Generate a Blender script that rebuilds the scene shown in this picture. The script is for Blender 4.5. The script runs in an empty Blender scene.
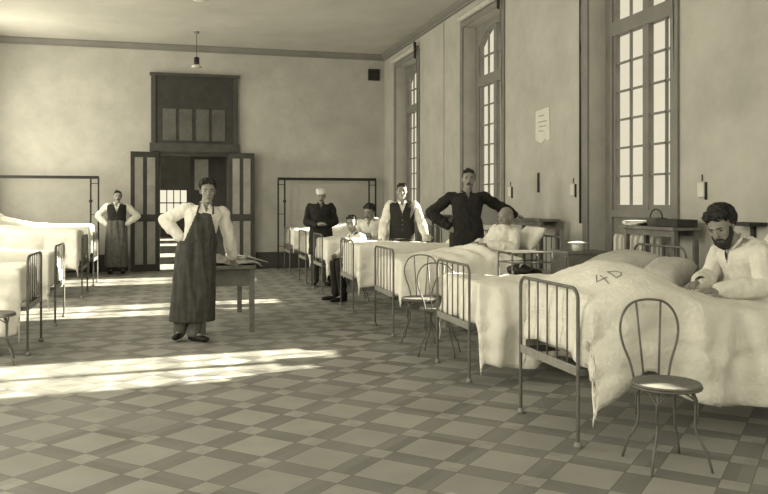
import bpy, bmesh, math, random
from mathutils import Vector, Matrix, noise
random.seed(7)
S = bpy.context.scene
C = S.collection
PI = math.pi
V = Vector

# ---------------------------------------------------------------- camera
YAW = math.atan(212/800)
cam_d = bpy.data.cameras.new('camera')
cam = bpy.data.objects.new('camera', cam_d); C.objects.link(cam)
cam.location = (0, 0, 1.44)
cam.rotation_euler = (PI/2, 0, -YAW)
cam_d.sensor_width = 36
cam_d.lens = 800/768*36
cam_d.shift_y = -44/768
cam_d.clip_end = 200
S.camera = cam
S.view_settings.view_transform = 'Standard'
S.view_settings.look = 'None'
S.view_settings.exposure = 0.2
S.view_settings.gamma = 1
S.view_settings.use_curve_mapping = False
# ---------------------------------------------------------------- light
TINT = (1.0, .93, .705)
w = bpy.data.worlds.new('World'); S.world = w; w.use_nodes = True
bg = w.node_tree.nodes['Background']
bg.inputs[0].default_value = (*TINT, 1); bg.inputs[1].default_value = .84
sd = bpy.data.lights.new('sun', 'SUN'); sd.energy = 40.0; sd.angle = math.radians(1.1); sd.color = TINT
sun = bpy.data.objects.new('sun', sd); C.objects.link(sun)
sun.location = (12, 8, 8)
sun.rotation_euler = V((-1, -.09, -.413)).to_track_quat('-Z', 'Y').to_euler()
def area(name, loc, rot, sx, sy, e):
    d = bpy.data.lights.new(name, 'AREA'); d.shape = 'RECTANGLE'; d.size = sx; d.size_y = sy
    d.energy = e; d.color = TINT
    o = bpy.data.objects.new(name, d); C.objects.link(o); o.location = loc; o.rotation_euler = rot
area('rear_fill_light', (.4, -2.4, 3.6), (math.radians(72), 0, 0), 7, 2, 140)  # added soft fill behind the camera; the front wall there has no window
for k, y in enumerate((3.4, 7.6, 11.75, 15.9)):
    area('left_window_daylight', (-3.68, y, 2.8), (0, -PI/2, 0), 2.7, 1.3, 128)

# ---------------------------------------------------------------- materials
def lin(c): return c
MATS = {}
def mat(name, v, rough=.8, var=.12, scale=6, tint=(1, .985, .93), bump=0, bscale=60, metal=0, detail=6, spec=.3):
    if name in MATS: return MATS[name]
    m = bpy.data.materials.new(name); m.use_nodes = True
    nt = m.node_tree; b = nt.nodes['Principled BSDF']
    b.inputs['Roughness'].default_value = rough; b.inputs['Metallic'].default_value = metal
    b.inputs['Specular IOR Level'].default_value = spec
    tc = nt.nodes.new('ShaderNodeTexCoord'); n = nt.nodes.new('ShaderNodeTexNoise')
    n.inputs['Scale'].default_value = scale; n.inputs['Detail'].default_value = detail
    n.inputs['Roughness'].default_value = .65
    nt.links.new(tc.outputs['Object'], n.inputs['Vector'])
    r = nt.nodes.new('ShaderNodeValToRGB')
    r.color_ramp.elements[0].position = .3; r.color_ramp.elements[1].position = .7
    lo, hi = v*(1-var), v*(1+var)
    r.color_ramp.elements[0].color = (lo*tint[0], lo*tint[1], lo*tint[2], 1)
    r.color_ramp.elements[1].color = (hi*tint[0], hi*tint[1], hi*tint[2], 1)
    nt.links.new(n.outputs['Fac'], r.inputs['Fac']); nt.links.new(r.outputs['Color'], b.inputs['Base Color'])
    if bump:
        n2 = nt.nodes.new('ShaderNodeTexNoise'); n2.inputs['Scale'].default_value = bscale
        n2.inputs['Detail'].default_value = 4
        nt.links.new(tc.outputs['Object'], n2.inputs['Vector'])
        bp = nt.nodes.new('ShaderNodeBump'); bp.inputs['Strength'].default_value = bump
        bp.inputs['Distance'].default_value = .02
        nt.links.new(n2.outputs['Fac'], bp.inputs['Height']); nt.links.new(bp.outputs['Normal'], b.inputs['Normal'])
    MATS[name] = m; return m
M_wall = mat('wall_plaster', .43, .9, .14, 1.6, bump=.25, bscale=18)
M_ceil = mat('ceiling_plaster', .50, .9, .12, .9, bump=.2, bscale=14)
M_corn = mat('cornice_paint', .20, .8, .10, 2)
M_skirt = mat('skirting_paint', .06, .7, .2, 3)
M_frame = mat('window_paint', .20, .6, .12, 4)
M_wood = mat('dark_door_wood', .04, .6, .25, 5)
M_panel = mat('door_panel_paint', .10, .7, .25, 4)
M_panel_l = mat('door_leaf_panel', .26, .7, .2, 4)
M_iron = mat('bed_iron', .13, .5, .25, 14, spec=.5)
M_iron_l = mat('bed_iron_worn', .26, .5, .25, 14, spec=.5)
M_black = mat('black_iron', .02, .5, .2, 10)
M_sheet = mat('bed_linen', .88, .95, .05, 5, bump=.5, bscale=12)
M_blanket = mat('cotton_blanket', .82, .95, .08, 7, bump=.5, bscale=35)
M_grey = mat('grey_quilt', .50, .95, .12, 9, bump=.5, bscale=30)
M_pillow = mat('pillow_ticking', .48, .95, .12, 12, bump=.4, bscale=25)
M_matt = mat('mattress_ticking', .36, .95, .2, 10)
M_skin = mat('skin', .27, .6, .08, 20, tint=(1, .97, .9))
M_skin_d = mat('lips', .12, .6, .08, 20)
M_hair = mat('dark_hair', .026, .7, .3, 60)
M_hair_g = mat('grey_hair', .35, .8, .2, 60)
M_eye = mat('eye', .03, .3, .1, 20)
M_shirt = mat('shirt_cotton', .74, .9, .08, 14, bump=.4, bscale=30)
M_vest = mat('black_waistcoat', .022, .9, .3, 30)
M_coat = mat('dark_coat', .02, .85, .3, 20)
M_apron = mat('dark_apron', .055, .85, .25, 12, bump=.3, bscale=15)
M_apron_l = mat('grey_apron', .11, .85, .3, 14, bump=.3, bscale=15)
M_trous = mat('trouser_cloth', .05, .9, .25, 16)
M_trous_l = mat('pale_trouser_cloth', .12, .9, .25, 16)
M_boot = mat('boot_leather', .015, .55, .3, 20)
M_table = mat('worn_table_wood', .16, .7, .3, 7)
M_cloth = mat('table_cloth', .30, .9, .2, 12, bump=.4)
M_paper = mat('paper', .62, .9, .05, 9)
M_rad = mat('radiator_paint', .6, .6, .1, 9)
M_dbox = mat('dark_box', .035, .7, .3, 12)
M_enamel = mat('white_enamel', .70, .4, .05, 5)
M_ink = mat('ink', .22, .8, .1, 5)

def floor_mat():
    m = bpy.data.materials.new('floor_tiles'); m.use_nodes = True; nt = m.node_tree
    b = nt.nodes['Principled BSDF']; b.inputs['Roughness'].default_value = .55
    b.inputs['Specular IOR Level'].default_value = .35
    tc = nt.nodes.new('ShaderNodeTexCoord'); mp = nt.nodes.new('ShaderNodeMapping')
    L = nt.links.new
    def math_(op, a, bb=None, val=None):
        n = nt.nodes.new('ShaderNodeMath'); n.operation = op
        L(a, n.inputs[0])
        if bb is not None: L(bb, n.inputs[1])
        if val is not None: n.inputs[1].default_value = val
        return n.outputs[0]
    mp.vector_type = 'TEXTURE'
    mp.inputs['Location'].default_value = (1.47, 5.76, 0); mp.inputs['Rotation'].default_value = (0, 0, PI/4)
    L(tc.outputs['Object'], mp.inputs['Vector'])
    sp = nt.nodes.new('ShaderNodeSeparateXYZ'); L(mp.outputs[0], sp.inputs[0])
    P, W = .46, .145
    def cell(o):
        a = math_('DIVIDE', o, val=P); a = math_('ADD', a, val=1000.5)
        f = math_('FRACT', a)           # big tile centred at .5
        d = math_('ABSOLUTE', math_('SUBTRACT', f, val=.5))
        small = math_('GREATER_THAN', d, val=.5-W/2/P)
        j = math_('LESS_THAN', math_('ABSOLUTE', math_('SUBTRACT', d, val=.5-W/2/P)), val=.006)
        return small, j, math_('FLOOR', a)
    sx, jx, ix = cell(sp.outputs[0]); sy, jy, iy = cell(sp.outputs[1])
    dark = math_('ABSOLUTE', math_('SUBTRACT', sx, sy))
    joint = math_('MAXIMUM', jx, jy)
    cb = nt.nodes.new('ShaderNodeCombineXYZ'); L(ix, cb.inputs[0]); L(iy, cb.inputs[1]); L(dark, cb.inputs[2])
    wn = nt.nodes.new('ShaderNodeTexWhiteNoise'); L(cb.outputs[0], wn.inputs['Vector'])
    n = nt.nodes.new('ShaderNodeTexNoise'); n.inputs['Scale'].default_value = 2.2; n.inputs['Detail'].default_value = 8
    L(tc.outputs['Object'], n.inputs['Vector'])
    mx = nt.nodes.new('ShaderNodeMix'); mx.data_type = 'RGBA'
    mx.inputs[6].default_value = (.30, .298, .282, 1); mx.inputs[7].default_value = (.195, .195, .187, 1)
    L(dark, mx.inputs[0])
    mj = nt.nodes.new('ShaderNodeMix'); mj.data_type = 'RGBA'; L(mx.outputs[2], mj.inputs[6])
    mj.inputs[7].default_value = (.14, .14, .13, 1); L(joint, mj.inputs[0])
    var = math_('MULTIPLY_ADD', wn.outputs['Value'], val=.22)
    var.node.inputs[2].default_value = .66
    var2 = math_('MULTIPLY_ADD', n.outputs['Fac'], val=.5); var2.node.inputs[2].default_value = 0
    tot = math_('ADD', var, var2)
    sc = nt.nodes.new('ShaderNodeVectorMath'); sc.operation = 'SCALE'
    L(mj.outputs[2], sc.inputs[0]); L(tot, sc.inputs['Scale'])
    L(sc.outputs[0], b.inputs['Base Color'])
    return m
def glass_mat():
    m = bpy.data.materials.new('window_glass'); m.use_nodes = True; nt = m.node_tree
    nt.nodes.remove(nt.nodes['Principled BSDF'])
    t = nt.nodes.new('ShaderNodeBsdfTransparent'); t.inputs[0].default_value = (.93, .93, .93, 1)
    g = nt.nodes.new('ShaderNodeBsdfGlossy'); g.inputs['Roughness'].default_value = .05
    x = nt.nodes.new('ShaderNodeMixShader'); x.inputs[0].default_value = .05
    nt.links.new(t.outputs[0], x.inputs[1]); nt.links.new(g.outputs[0], x.inputs[2])
    nt.links.new(x.outputs[0], nt.nodes['Material Output'].inputs[0]); return m
M_floor = floor_mat(); M_glass = glass_mat()

# ---------------------------------------------------------------- mesh helpers
def obj(name, bm, m, parent=None, smooth=False, bevel=0):
    me = bpy.data.meshes.new(name); bm.to_mesh(me); bm.free()
    me.materials.append(m)
    if smooth: me.shade_smooth()
    o = bpy.data.objects.new(name, me); C.objects.link(o)
    if parent: o.parent = parent
    if bevel:
        b = o.modifiers.new('bevel', 'BEVEL'); b.width = bevel; b.segments = 2; b.limit_method = 'ANGLE'
    return o
def tag(o, label=None, cat=None, group=None, kind=None):
    if label: o['label'] = label
    if cat: o['category'] = cat
    if group: o['group'] = group
    if kind: o['kind'] = kind
    return o
def thing(name, label, cat, loc=(0, 0, 0), rz=0, group=None):
    o = bpy.data.objects.new(name, None); C.objects.link(o); o.empty_display_size = .1
    o.location = loc; o.rotation_euler = (0, 0, rz)
    return tag(o, label, cat, group)
def struct(name, bm, m, parent=None, **k):
    o = obj(name, bm, m, parent, **k)
    if not parent: o['kind'] = 'structure'
    return o
def copy_tree(o, parent=None):
    c = o.copy(); C.objects.link(c); c.parent = parent
    for ch in list(o.children): copy_tree(ch, c)
    return c
def B(): return bmesh.new()
def box(bm, x0, x1, y0, y1, z0, z1, M=None):
    vs = [bm.verts.new(M @ V(p) if M else p) for p in ((x0,y0,z0),(x1,y0,z0),(x1,y1,z0),(x0,y1,z0),(x0,y0,z1),(x1,y0,z1),(x1,y1,z1),(x0,y1,z1))]
    for f in ((0,3,2,1),(4,5,6,7),(0,1,5,4),(1,2,6,5),(2,3,7,6),(3,0,4,7)): bm.faces.new([vs[i] for i in f])
    return bm
def bx(*a): return box(B(), *a)
def tube(bm, pts, r, n=8, caps=True):
    pts = [V(p) for p in pts]; R = r if isinstance(r, (list, tuple)) else [r]*len(pts)
    rings = []; up = None
    for i, p in enumerate(pts):
        t = (pts[min(i+1, len(pts)-1)] - pts[max(i-1, 0)]).normalized()
        if up is None: up = t.orthogonal().normalized()
        up = (up - t*up.dot(t)).normalized(); s = t.cross(up)
        rings.append([bm.verts.new(p + R[i]*(math.cos(2*PI*k/n)*up + math.sin(2*PI*k/n)*s)) for k in range(n)])
    for a, b in zip(rings, rings[1:]):
        for k in range(n): bm.faces.new((a[k], a[(k+1)%n], b[(k+1)%n], b[k]))
    if caps:
        bm.faces.new(rings[0][::-1]); bm.faces.new(rings[-1])
    return bm
def ell(bm, c, rx, ry, rz, M=None, seg=14, rings=10):
    A = Matrix.Translation(V(c)) @ (M.to_4x4() if M else Matrix()) @ Matrix.Diagonal((rx, ry, rz, 1))
    bmesh.ops.create_uvsphere(bm, u_segments=seg, v_segments=rings, radius=1, matrix=A); return bm
def lathe(bm, prof, loc=(0, 0, 0), n=16):
    rings = []
    for r, z in prof: rings.append([bm.verts.new((loc[0]+r*math.cos(2*PI*k/n), loc[1]+r*math.sin(2*PI*k/n), loc[2]+z)) for k in range(n)])
    for a, b in zip(rings, rings[1:]):
        for k in range(n): bm.faces.new((a[k], a[(k+1)%n], b[(k+1)%n], b[k]))
    bm.faces.new(rings[0][::-1]); bm.faces.new(rings[-1]); return bm
def prism(bm, pts, axis, a, b):
    def P(u, v, t): return {'x': (t, u, v), 'y': (u, t, v), 'z': (u, v, t)}[axis]
    A = [bm.verts.new(P(u, v, a)) for u, v in pts]; Bv = [bm.verts.new(P(u, v, b)) for u, v in pts]
    n = len(pts); bm.faces.new(A[::-1]); bm.faces.new(Bv)
    for k in range(n): bm.faces.new((A[k], A[(k+1)%n], Bv[(k+1)%n], Bv[k]))
    bmesh.ops.recalc_face_normals(bm, faces=bm.faces[:]); return bm

# ---------------------------------------------------------------- room shell
XL, XR, YB, ZC = -3.75, 4.7, 17.7, 4.82
struct('floor', bx(XL-.3, XR+.3, -3, 37, -.2, 0), M_floor)
struct('ceiling', bx(XL-.3, XR+.3, -3, 37, ZC, ZC+.2), M_ceil)
WY = [3.45, 7.6, 11.75, 15.9]; WH = .80; WT = 4.36
def side_wall(x0, x1, openings, y0, y1, hw, top, bot=0):
    bm = B(); y = y0
    for c in openings:
        box(bm, x0, x1, y, c-hw, 0, ZC); box(bm, x0, x1, c-hw, c+hw, top, ZC)
        if bot: box(bm, x0, x1, c-hw, c+hw, 0, bot)
        y = c+hw
    box(bm, x0, x1, y, y1, 0, ZC); return bm
OW = [19.2, 23.3, 29.0, 33]
struct('wall_right', side_wall(XR, XR+.32, [-.7]+WY+OW, -3.0, 37, WH, WT), M_wall)
struct('wall_left', side_wall(XL-.32, XL, [-.7]+WY, -3.0, 37, WH, WT), M_wall)
# back wall with door opening
bm = B(); box(bm, XL, -.30, YB, YB+.35, 0, ZC); box(bm, 1.24, XR, YB, YB+.35, 0, ZC); box(bm, -.30, 1.24, YB, YB+.35, 2.5, ZC)
struct('wall_back', bm, M_wall)
struct('wall_front', bx(XL-.3, XR+.3, -3.2, -3, 0, ZC), M_wall)
# far room end wall with bright window
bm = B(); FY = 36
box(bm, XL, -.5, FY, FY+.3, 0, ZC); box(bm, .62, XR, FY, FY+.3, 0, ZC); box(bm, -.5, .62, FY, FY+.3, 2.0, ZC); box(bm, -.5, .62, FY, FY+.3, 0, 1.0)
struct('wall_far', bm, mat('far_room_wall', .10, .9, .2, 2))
# cornices
def cornice(bm, along, a, b):
    prof = [(0, 0), (.03, 0), (.035, .035), (.07, .06), (.10, .10), (.10, .13), (0, .13)]
    if along == 'x': prism(bm, [(YB-p, 4.69+q) for p, q in prof], 'x', a, b)
    else: prism(bm, [(XR-p if along == 'r' else XL+p, 4.69+q) for p, q in prof], 'y', a, b)
struct('trim_1', (lambda b: (cornice(b, 'x', XL, XR), b)[1])(B()), M_corn)
struct('trim_2', (lambda b: (cornice(b, 'r', -3, YB), b)[1])(B()), M_corn)
struct('trim_3', (lambda b: (cornice(b, 'l', -3, YB), b)[1])(B()), M_corn)
bm = B(); box(bm, XL, -.9, YB-.03, YB, 0, .36); box(bm, 1.78, XR, YB-.03, YB, 0, .36)
struct('baseboard_back', bm, M_skirt, bevel=.006)
def piers(x0, x1):
    bm = B(); y = -1.0
    for c in WY: box(bm, x0, x1, y, c-WH-.13, 0, .30); y = c+WH+.13
    box(bm, x0, x1, y, YB, 0, .30); return bm
struct('baseboard_right', piers(XR-.025, XR), M_skirt); struct('baseboard_left', piers(XL, XL+.025), M_skirt)

# windows on the right (and the matching left wall ones)
def window(idx, c, side):
    X = XR+.26 if side > 0 else XL-.26
    s = side
    def bxx(bm, d0, d1, y0, y1, z0, z1):
        a, b = sorted((X+s*d0, X+s*d1)); box(bm, a, b, y0, y1, z0, z1)
    root = bpy.data.objects.new('window_%d' % idx, None); C.objects.link(root); root['kind'] = 'structure'
    root.location = (0, 0, 0)
    zb, zt, gb = 1.30, WT, 1.42
    fr = B()                                           # outer frame
    bxx(fr, -.05, .05, c-WH, c-.655, 0, zt); bxx(fr, -.05, .05, c+.655, c+WH, 0, zt)
    bxx(fr, -.05, .05, c-.655, c+.655, 3.36, 3.52); bxx(fr, -.07, .05, c-.655, c+.655, 1.28, 1.36)
    # arched head
    n = 10; arc = [(c-.655+1.31*k/n, 4.02+.26*(1-((2*k/n-1)**2))) for k in range(n+1)]
    a, b = sorted((X-.05, X+.05))
    for k in range(n):
        (y0, z0), (y1, z1) = arc[k], arc[k+1]
        prism(fr, [(y0, z0), (y1, z1), (y1, zt), (y0, zt)], 'x', a, b)
    obj('window_frame', fr, M_frame, root)
    st = B()
    bxx(st, -.035, .03, c-.055, c+.055, 1.36, 4.28)
    for q in (-1, 1):
        bxx(st, -.03, .03, *(sorted((c+q*.655, c+q*.61))), 1.36, 4.1)
        bxx(st, -.03, .03, *(sorted((c+q*.055, c+q*.61))), 1.36, gb)
    obj('sash', st, M_frame, root)
    mu = B()
    for q in (-1, 1):
        yc = c+q*.3325
        bxx(mu, -.015, .015, yc-.011, yc+.011, gb, 4.25)
        for k in range(1, 6):
            z = gb+(3.36-gb)*k/6
            bxx(mu, -.015, .015, *(sorted((c+q*.055, c+q*.61))), z-.011, z+.011)
        bxx(mu, -.015, .015, *(sorted((c+q*.055, c+q*.61))), 3.83, 3.856)
    obj('muntins', mu, M_frame, root)
    g = B(); bxx(g, .0, .004, c-.655, c+.655, 1.36, 4.27); obj('pane', g, M_glass, root)
    ap = B(); bxx(ap, -.03, .03, c-.655, c+.655, 0, 1.28); obj('apron_panel', ap, M_frame, root)
    ar = B()                                            # raised moulding around the recess
    xw = XR if s > 0 else XL
    a, b = sorted((xw, xw-s*.03))
    for q in (-1, 1): box(ar, a, b, *(sorted((c+q*WH, c+q*(WH+.12)))), 0, WT+.1)
    box(ar, a, b, c-WH, c+WH, WT, WT+.1)
    obj('architrave', ar, M_frame, root, bevel=.01)
    return root
for i, c in enumerate(WY): window(i+1, c, 1); window(i+5, c, -1)
# rolled blinds over the right windows
for i, (c, lab) in enumerate(((7.6, 'rolled cloth blind over the large near window'), (11.75, 'rolled cloth blind over the middle window behind the dark-shirted man'), (15.9, 'rolled cloth blind over the farthest window in the corner'))):
    t = thing('rolled_blind', lab, 'blind', (XR-.06, c, 4.50), 0, 'rolled blinds')
    bm = B(); pts = [(0, -.84+1.68*k/40, 0) for k in range(41)]
    tube(bm, pts, [.05+.008*math.sin(k*2.3) for k in range(41)], 10); obj('cloth_roll', bm, M_pillow, t, smooth=True)
    bm = B(); tube(bm, [(-.03, -.87, .10), (-.03, -.87, -.22)], [.035, .022], 8); obj('end_tassel', bm, M_black, t)
    bm = B(); tube(bm, [(0, -.87, -.2), (0.03, -.87, -1.6), (.05, -.87, -2.9)], .004, 5); obj('cord', bm, M_black, t)
# wall conduits
for y, lab in ((8.58, 'dark wall pipe at the far side of the large near window'), (13.5, 'thin pale wall pipe between the middle and farthest windows')):
    bm = B(); tube(bm, [(XR-.02, y, 1.2), (XR-.02, y, 4.69)], .012 if y < 9 else .004, 6)
    tag(obj('wall_pipe', bm, M_black if y < 9 else M_corn, smooth=True), lab, 'pipe')

# ---------------------------------------------------------------- door
def door():
    root = bpy.data.objects.new('door_1', None); C.objects.link(root); root['kind'] = 'structure'
    y0 = YB-.06
    bm = B()                                            # frame of opening
    box(bm, -.34, -.25, y0, YB+.36, 0, 2.52); box(bm, 1.18, 1.27, y0, YB+.36, 0, 2.52); box(bm, -.34, 1.27, y0, YB+.36, 2.47, 2.58)
    obj('door_frame', bm, M_wood, root, bevel=.008)
    bm = B(); box(bm, -.43, 1.39, YB-.05, YB, 2.53, 4.18)
    o = obj('overdoor_panel', bm, M_wood, root, bevel=.01)
    bm = B(); box(bm, -.46, 1.42, YB-.075, YB-.05, 2.53, 2.72); box(bm, -.46, 1.42, YB-.09, YB, 4.15, 4.21)
    box(bm, -.43, -.33, YB-.075, YB-.05, 2.7, 4.16); box(bm, 1.29, 1.39, YB-.075, YB-.05, 2.7, 4.16)
    obj('overdoor_border', bm, mat('door_wood_mid', .06, .6, .25, 5), root, bevel=.008)
    for k, x in enumerate((-.19, .15, .50, .84)):
        obj('transom_panel', bx(x, x+.27, YB-.062, YB-.05, 2.78, 3.45), M_panel, root)
    for q, hx, wd in ((-1, -.27, .58), (1, 1.20, .54)):
        ang = math.radians(10)
        lf = bpy.data.objects.new('door_leaf', None); C.objects.link(lf); lf.parent = root
        lf.location = (hx, YB-.07, 0); lf.rotation_euler = (0, 0, q*-ang)
        x0, x1 = sorted((0, q*wd))
        bm = B(); box(bm, x0, x1, -.05, -.005, .01, 2.52); obj('leaf_board', bm, M_wood, lf, bevel=.006)
        for (z0, z1) in ((.15, 1.05), (1.2, 2.4)):
            for (a, b) in ((.08, .24), (.32, .48)):
                xa, xb = sorted((q*a*wd/.56, q*b*wd/.56))
                obj('leaf_panel', bx(xa, xb, -.062, -.05, z0, z1), M_panel_l, lf, bevel=.004)
        bm = B(); box(bm, *sorted((q*.02, q*(wd-.02))), -.075, -.05, 1.08, 1.17); obj('lock_rail', bm, M_wood, lf)
door()
# glimpsed next room: open panel doors and far window bars
bm = B()
for x in (-.22, .07, .35): box(bm, x-.02, x+.02, 36.02, 36.08, .9, 2.0)
box(bm, -.5, .62, 36.02, 36.08, 1.42, 1.47)
o = obj('window_9', bm, M_wood); o['kind'] = 'structure'
for k, (x0, x1, z0, z1) in enumerate(((-.15, .46, 0, 2.47), (.93, 1.30, 0, 2.47))): pass
bm = B(); box(bm, .42, 1.25, 19.6, 19.68, 0, 2.9)
o = obj('door_2', bm, M_wood); o['kind'] = 'structure'
obj('door_pane', bx(.52, .84, 19.585, 19.6, 1.75, 2.48), M_panel_l, o)
obj('door_pane', bx(.93, 1.16, 19.585, 19.6, 1.75, 2.48), M_wood, o)

# wall vent
t = thing('wall_vent', 'small dark square vent high on the back wall near the corner', 'vent', (4.45, YB-.015, 4.36))
bm = B(); box(bm, -.135, .135, -.015, .015, -.13, .13); obj('vent_plate', bm, M_skirt, t)
for k in range(2):
    for j in range(2): obj('vent_opening', bx(-.12+.125*k, -.005+.125*k, -.022, -.015, -.115+.12*j, -.005+.12*j), M_black, t)

def pendant(x, y, ztop, zlamp, lab):
    t = thing('pendant_lamp', lab, 'lamp', (x, y, ztop))
    h = ztop-zlamp
    bm = B(); lathe(bm, [(.05, 0), (.05, -.03), (.02, -.05)]); obj('ceiling_rose', bm, M_corn, t)
    bm = B(); tube(bm, [(0, 0, 0), (0, 0, -h)], .006, 6); obj('cord', bm, M_black, t)
    bm = B(); lathe(bm, [(.02, -h+.10), (.05, -h+.09), (.055, -h-.04), (.05, -h-.05)]); obj('lamp_socket', bm, M_black, t, smooth=True)
    bm = B(); lathe(bm, [(.05, -h-.05), (.10, -h-.085), (.105, -h-.10), (.03, -h-.10)]); obj('lamp_shade', bm, M_enamel, t, smooth=True)
pendant(.47, 16.2, ZC, 4.22, 'small pendant lamp hanging before the panel over the door')
pendant(.40, 12.0, ZC, 4.50, 'pendant lamp hanging at the top edge of the view')

# ---------------------------------------------------------------- beds
BW = .80
def hoop(bm, x, zt, rad, r=.0115, n=6, w=BW, zbot=0):
    h = w/2; pts = [(x, -h, zbot), (x, -h, zbot+.04), (x, -h, zt-rad)]
    for k in range(1, n): a = PI/2*k/n; pts.append((x, -h+rad-rad*math.cos(a), zt-rad+rad*math.sin(a)))
    pts.append((x, -h+rad, zt)); mid = len(pts)
    pts += [(p[0], -p[1], p[2]) for p in reversed(pts)]
    tube(bm, pts, r, 8)
def make_bed(name_label, mtl=None, length=2.0):
    t = thing('iron_bed', name_label, 'bed')
    m = mtl or M_iron
    bm = B(); hoop(bm, 0, .935, .07); obj('foot_frame', bm, m, t, smooth=True)
    for k in range(1, 6):
        y = -BW/2+BW*k/6
        bm = B(); tube(bm, [(0, y, .45), (0, y, .93)], .006, 6); obj('spindle', bm, m, t, smooth=True)
    bm = B(); box(bm, -.006, .006, -BW/2, BW/2, .42, .475); obj('cross_bar', bm, M_iron_l, t)
    for s in (-1, 1):
        bm = B(); box(bm, .0, length, s*BW/2-.004, s*BW/2+.004, .42, .46); box(bm, 0, length, *(sorted((s*BW/2, s*(BW/2-.03)))), .42, .426)
        obj('side_rail', bm, m, t)
        bm = B(); lathe(bm, [(.024, 0), (.026, .012), (.016, .035)], (0, s*BW/2, 0), 10); obj('foot_cap', bm, M_iron_l, t, smooth=True)
    bm = B(); hoop(bm, length, 1.05, .09); obj('head_frame', bm, m, t, smooth=True)
    bm = B(); box(bm, length-.006, length+.006, -BW/2, BW/2, .42, .46); obj('head_bar', bm, m, t)
    for k in range(1, 6):
        y = -BW/2+BW*k/6
        bm = B(); tube(bm, [(length, y, .45), (length, y, 1.05)], .006, 6); obj('spindle', bm, m, t, smooth=True)
    bm = B(); box(bm, .14, length-.04, -BW/2+.03, BW/2-.03, .46, .66)
    o = obj('mattress', bm, M_matt, t, bevel=.05)
    return t
def fbm(p, o=3): return noise.fractal(V(p), 1.0, 2.0, o)
def wr(x, y, seed): return .012*fbm((x*5+seed, y*5, 1), 3)+.016*(1-2*abs(fbm((x*2.5+seed, y*5+x*2, 4), 3)))*1.0
def make_cover(bed, label, cat, top, near=.5, far=.45, foot=.38, x1=1.95, m=None, seed=0, fold=.05, hemvar=.12, name='blanket', hw=BW/2+.02, bulge=.0, kf=9, hemfn=None):
    """draped cloth on a bed (bed-local coordinates): top(x,y) is the height of the lying part"""
    bm = B(); du = .035
    x0 = .075
    us = [-foot + du*i for i in range(int((x1-x0+foot)/du)+1)]
    nv = int((2*hw+near+far)/du); vs = [-(hw+near) + (2*hw+near+far)*j/nv for j in range(nv+1)]
    G = []
    for u in us:
        row = []
        for v in vs:
            fx = max(0, -u); xx = x0+max(0, u)
            dside = near if v < 0 else far; hf = hemfn(xx) if hemfn and v < 0 else 1
            oy = hf*max(0, abs(v)-hw)*(1+hemvar*fbm((xx*1.7+seed, (1 if v > 0 else -1)*3.3, seed), 2)*min(1, max(0, abs(v)-hw)/.2))
            sy = -1 if v < 0 else 1
            yy = sy*min(abs(v), hw)
            if fx > 0 and oy > 0:
                # corner: swings round to the side
                o = math.hypot(fx, oy); nx, ny = -fx/o, sy*oy/o
                o = min(o, max(fx, oy)*1.18)
            elif fx > 0: o, nx, ny = fx, -1, 0
            elif oy > 0: o, nx, ny = oy, 0, sy
            else: o, nx, ny = 0, 0, 0
            zt = top(xx, yy)
            z = zt
            if o > 0:
                rr = .07
                if o < rr*PI/2: a = o/rr; hx = rr*math.sin(a); z = zt-rr*(1-math.cos(a))
                else: hx = rr; z = zt-rr-(o-rr*PI/2)
                amp = min(1, o/.35)
                w_ = (.7*(1-2*abs(math.sin(.6*kf*xx+seed*2+2.5*fbm((xx*2, seed, 0), 2)+.5*o)))+.35*(1-2*abs(math.sin(1.4*kf*xx+seed+3*fbm((xx*2, seed, o), 2))))) if ny else math.sin(14*yy+seed)
                hx = hx*.45 + fold*amp*(w_*.8+.55) + bulge*math.sin(min(1, o/.5)*PI)
                hx += 1.6*wr(xx+o*.3, o*1.5+seed, seed)*amp
                if nx and not ny: hx = min(hx*.5, .055)
                if fx > 0 and oy > 0: nx *= .4
                xx += nx*hx; yy += ny*hx
                z = max(z, .03+.01*amp)
            else:
                z += wr(xx, yy, seed)
            row.append(bm.verts.new((xx, yy, z)))
        G.append(row)
    for a, b in zip(G, G[1:]):
        for j in range(nv): bm.faces.new((a[j], b[j], b[j+1], a[j+1]))
    o = obj(name, bm, m or M_sheet, smooth=True)
    o.matrix_world = Matrix.Translation(bed.location) @ Matrix.Rotation(bed.rotation_euler.z, 4, 'Z')
    sf = o.modifiers.new('thick', 'SOLIDIFY'); sf.thickness = .008; sf.offset = 1
    tag(o, label, cat)
    return o
def pillow(loc, rot, sx, sy, sz, label, m=None, group=None):
    bm = B(); n = 14
    def sh(s, t):
        return (max(0, 1-abs(s)**3)*max(0, 1-abs(t)**3))**.45
    for sgn in (1, -1):
        G = []
        for i in range(n+1):
            row = []
            for j in range(n+1):
                s, t = 2*i/n-1, 2*j/n-1
                k = 1-.06*(1-abs(s))*abs(t)
                z = sgn*sz/2*sh(s, t)*(1+.10*fbm((s*2+loc[0]*7, t*2+loc[1], sgn), 2))
                row.append(bm.verts.new((s*sx/2*(1-.07*(1-s*s)*0-.05*(1-abs(t))), t*sy/2*(1-.05*(1-abs(s))), z)))
            G.append(row)
        for a, b in zip(G, G[1:]):
            for j in range(n):
                f = (a[j], b[j], b[j+1], a[j+1]); bm.faces.new(f if sgn > 0 else f[::-1])
    bmesh.ops.remove_doubles(bm, verts=bm.verts[:], dist=.001)
    o = obj('pillow', bm, m or M_pillow, smooth=True); o.location = loc; o.rotation_euler = rot
    return tag(o, label, 'pillow', group)
def G_(x, c, s): return math.exp(-((x-c)/s)**2)
RX = 2.31
beds = {}
proto = None
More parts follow.
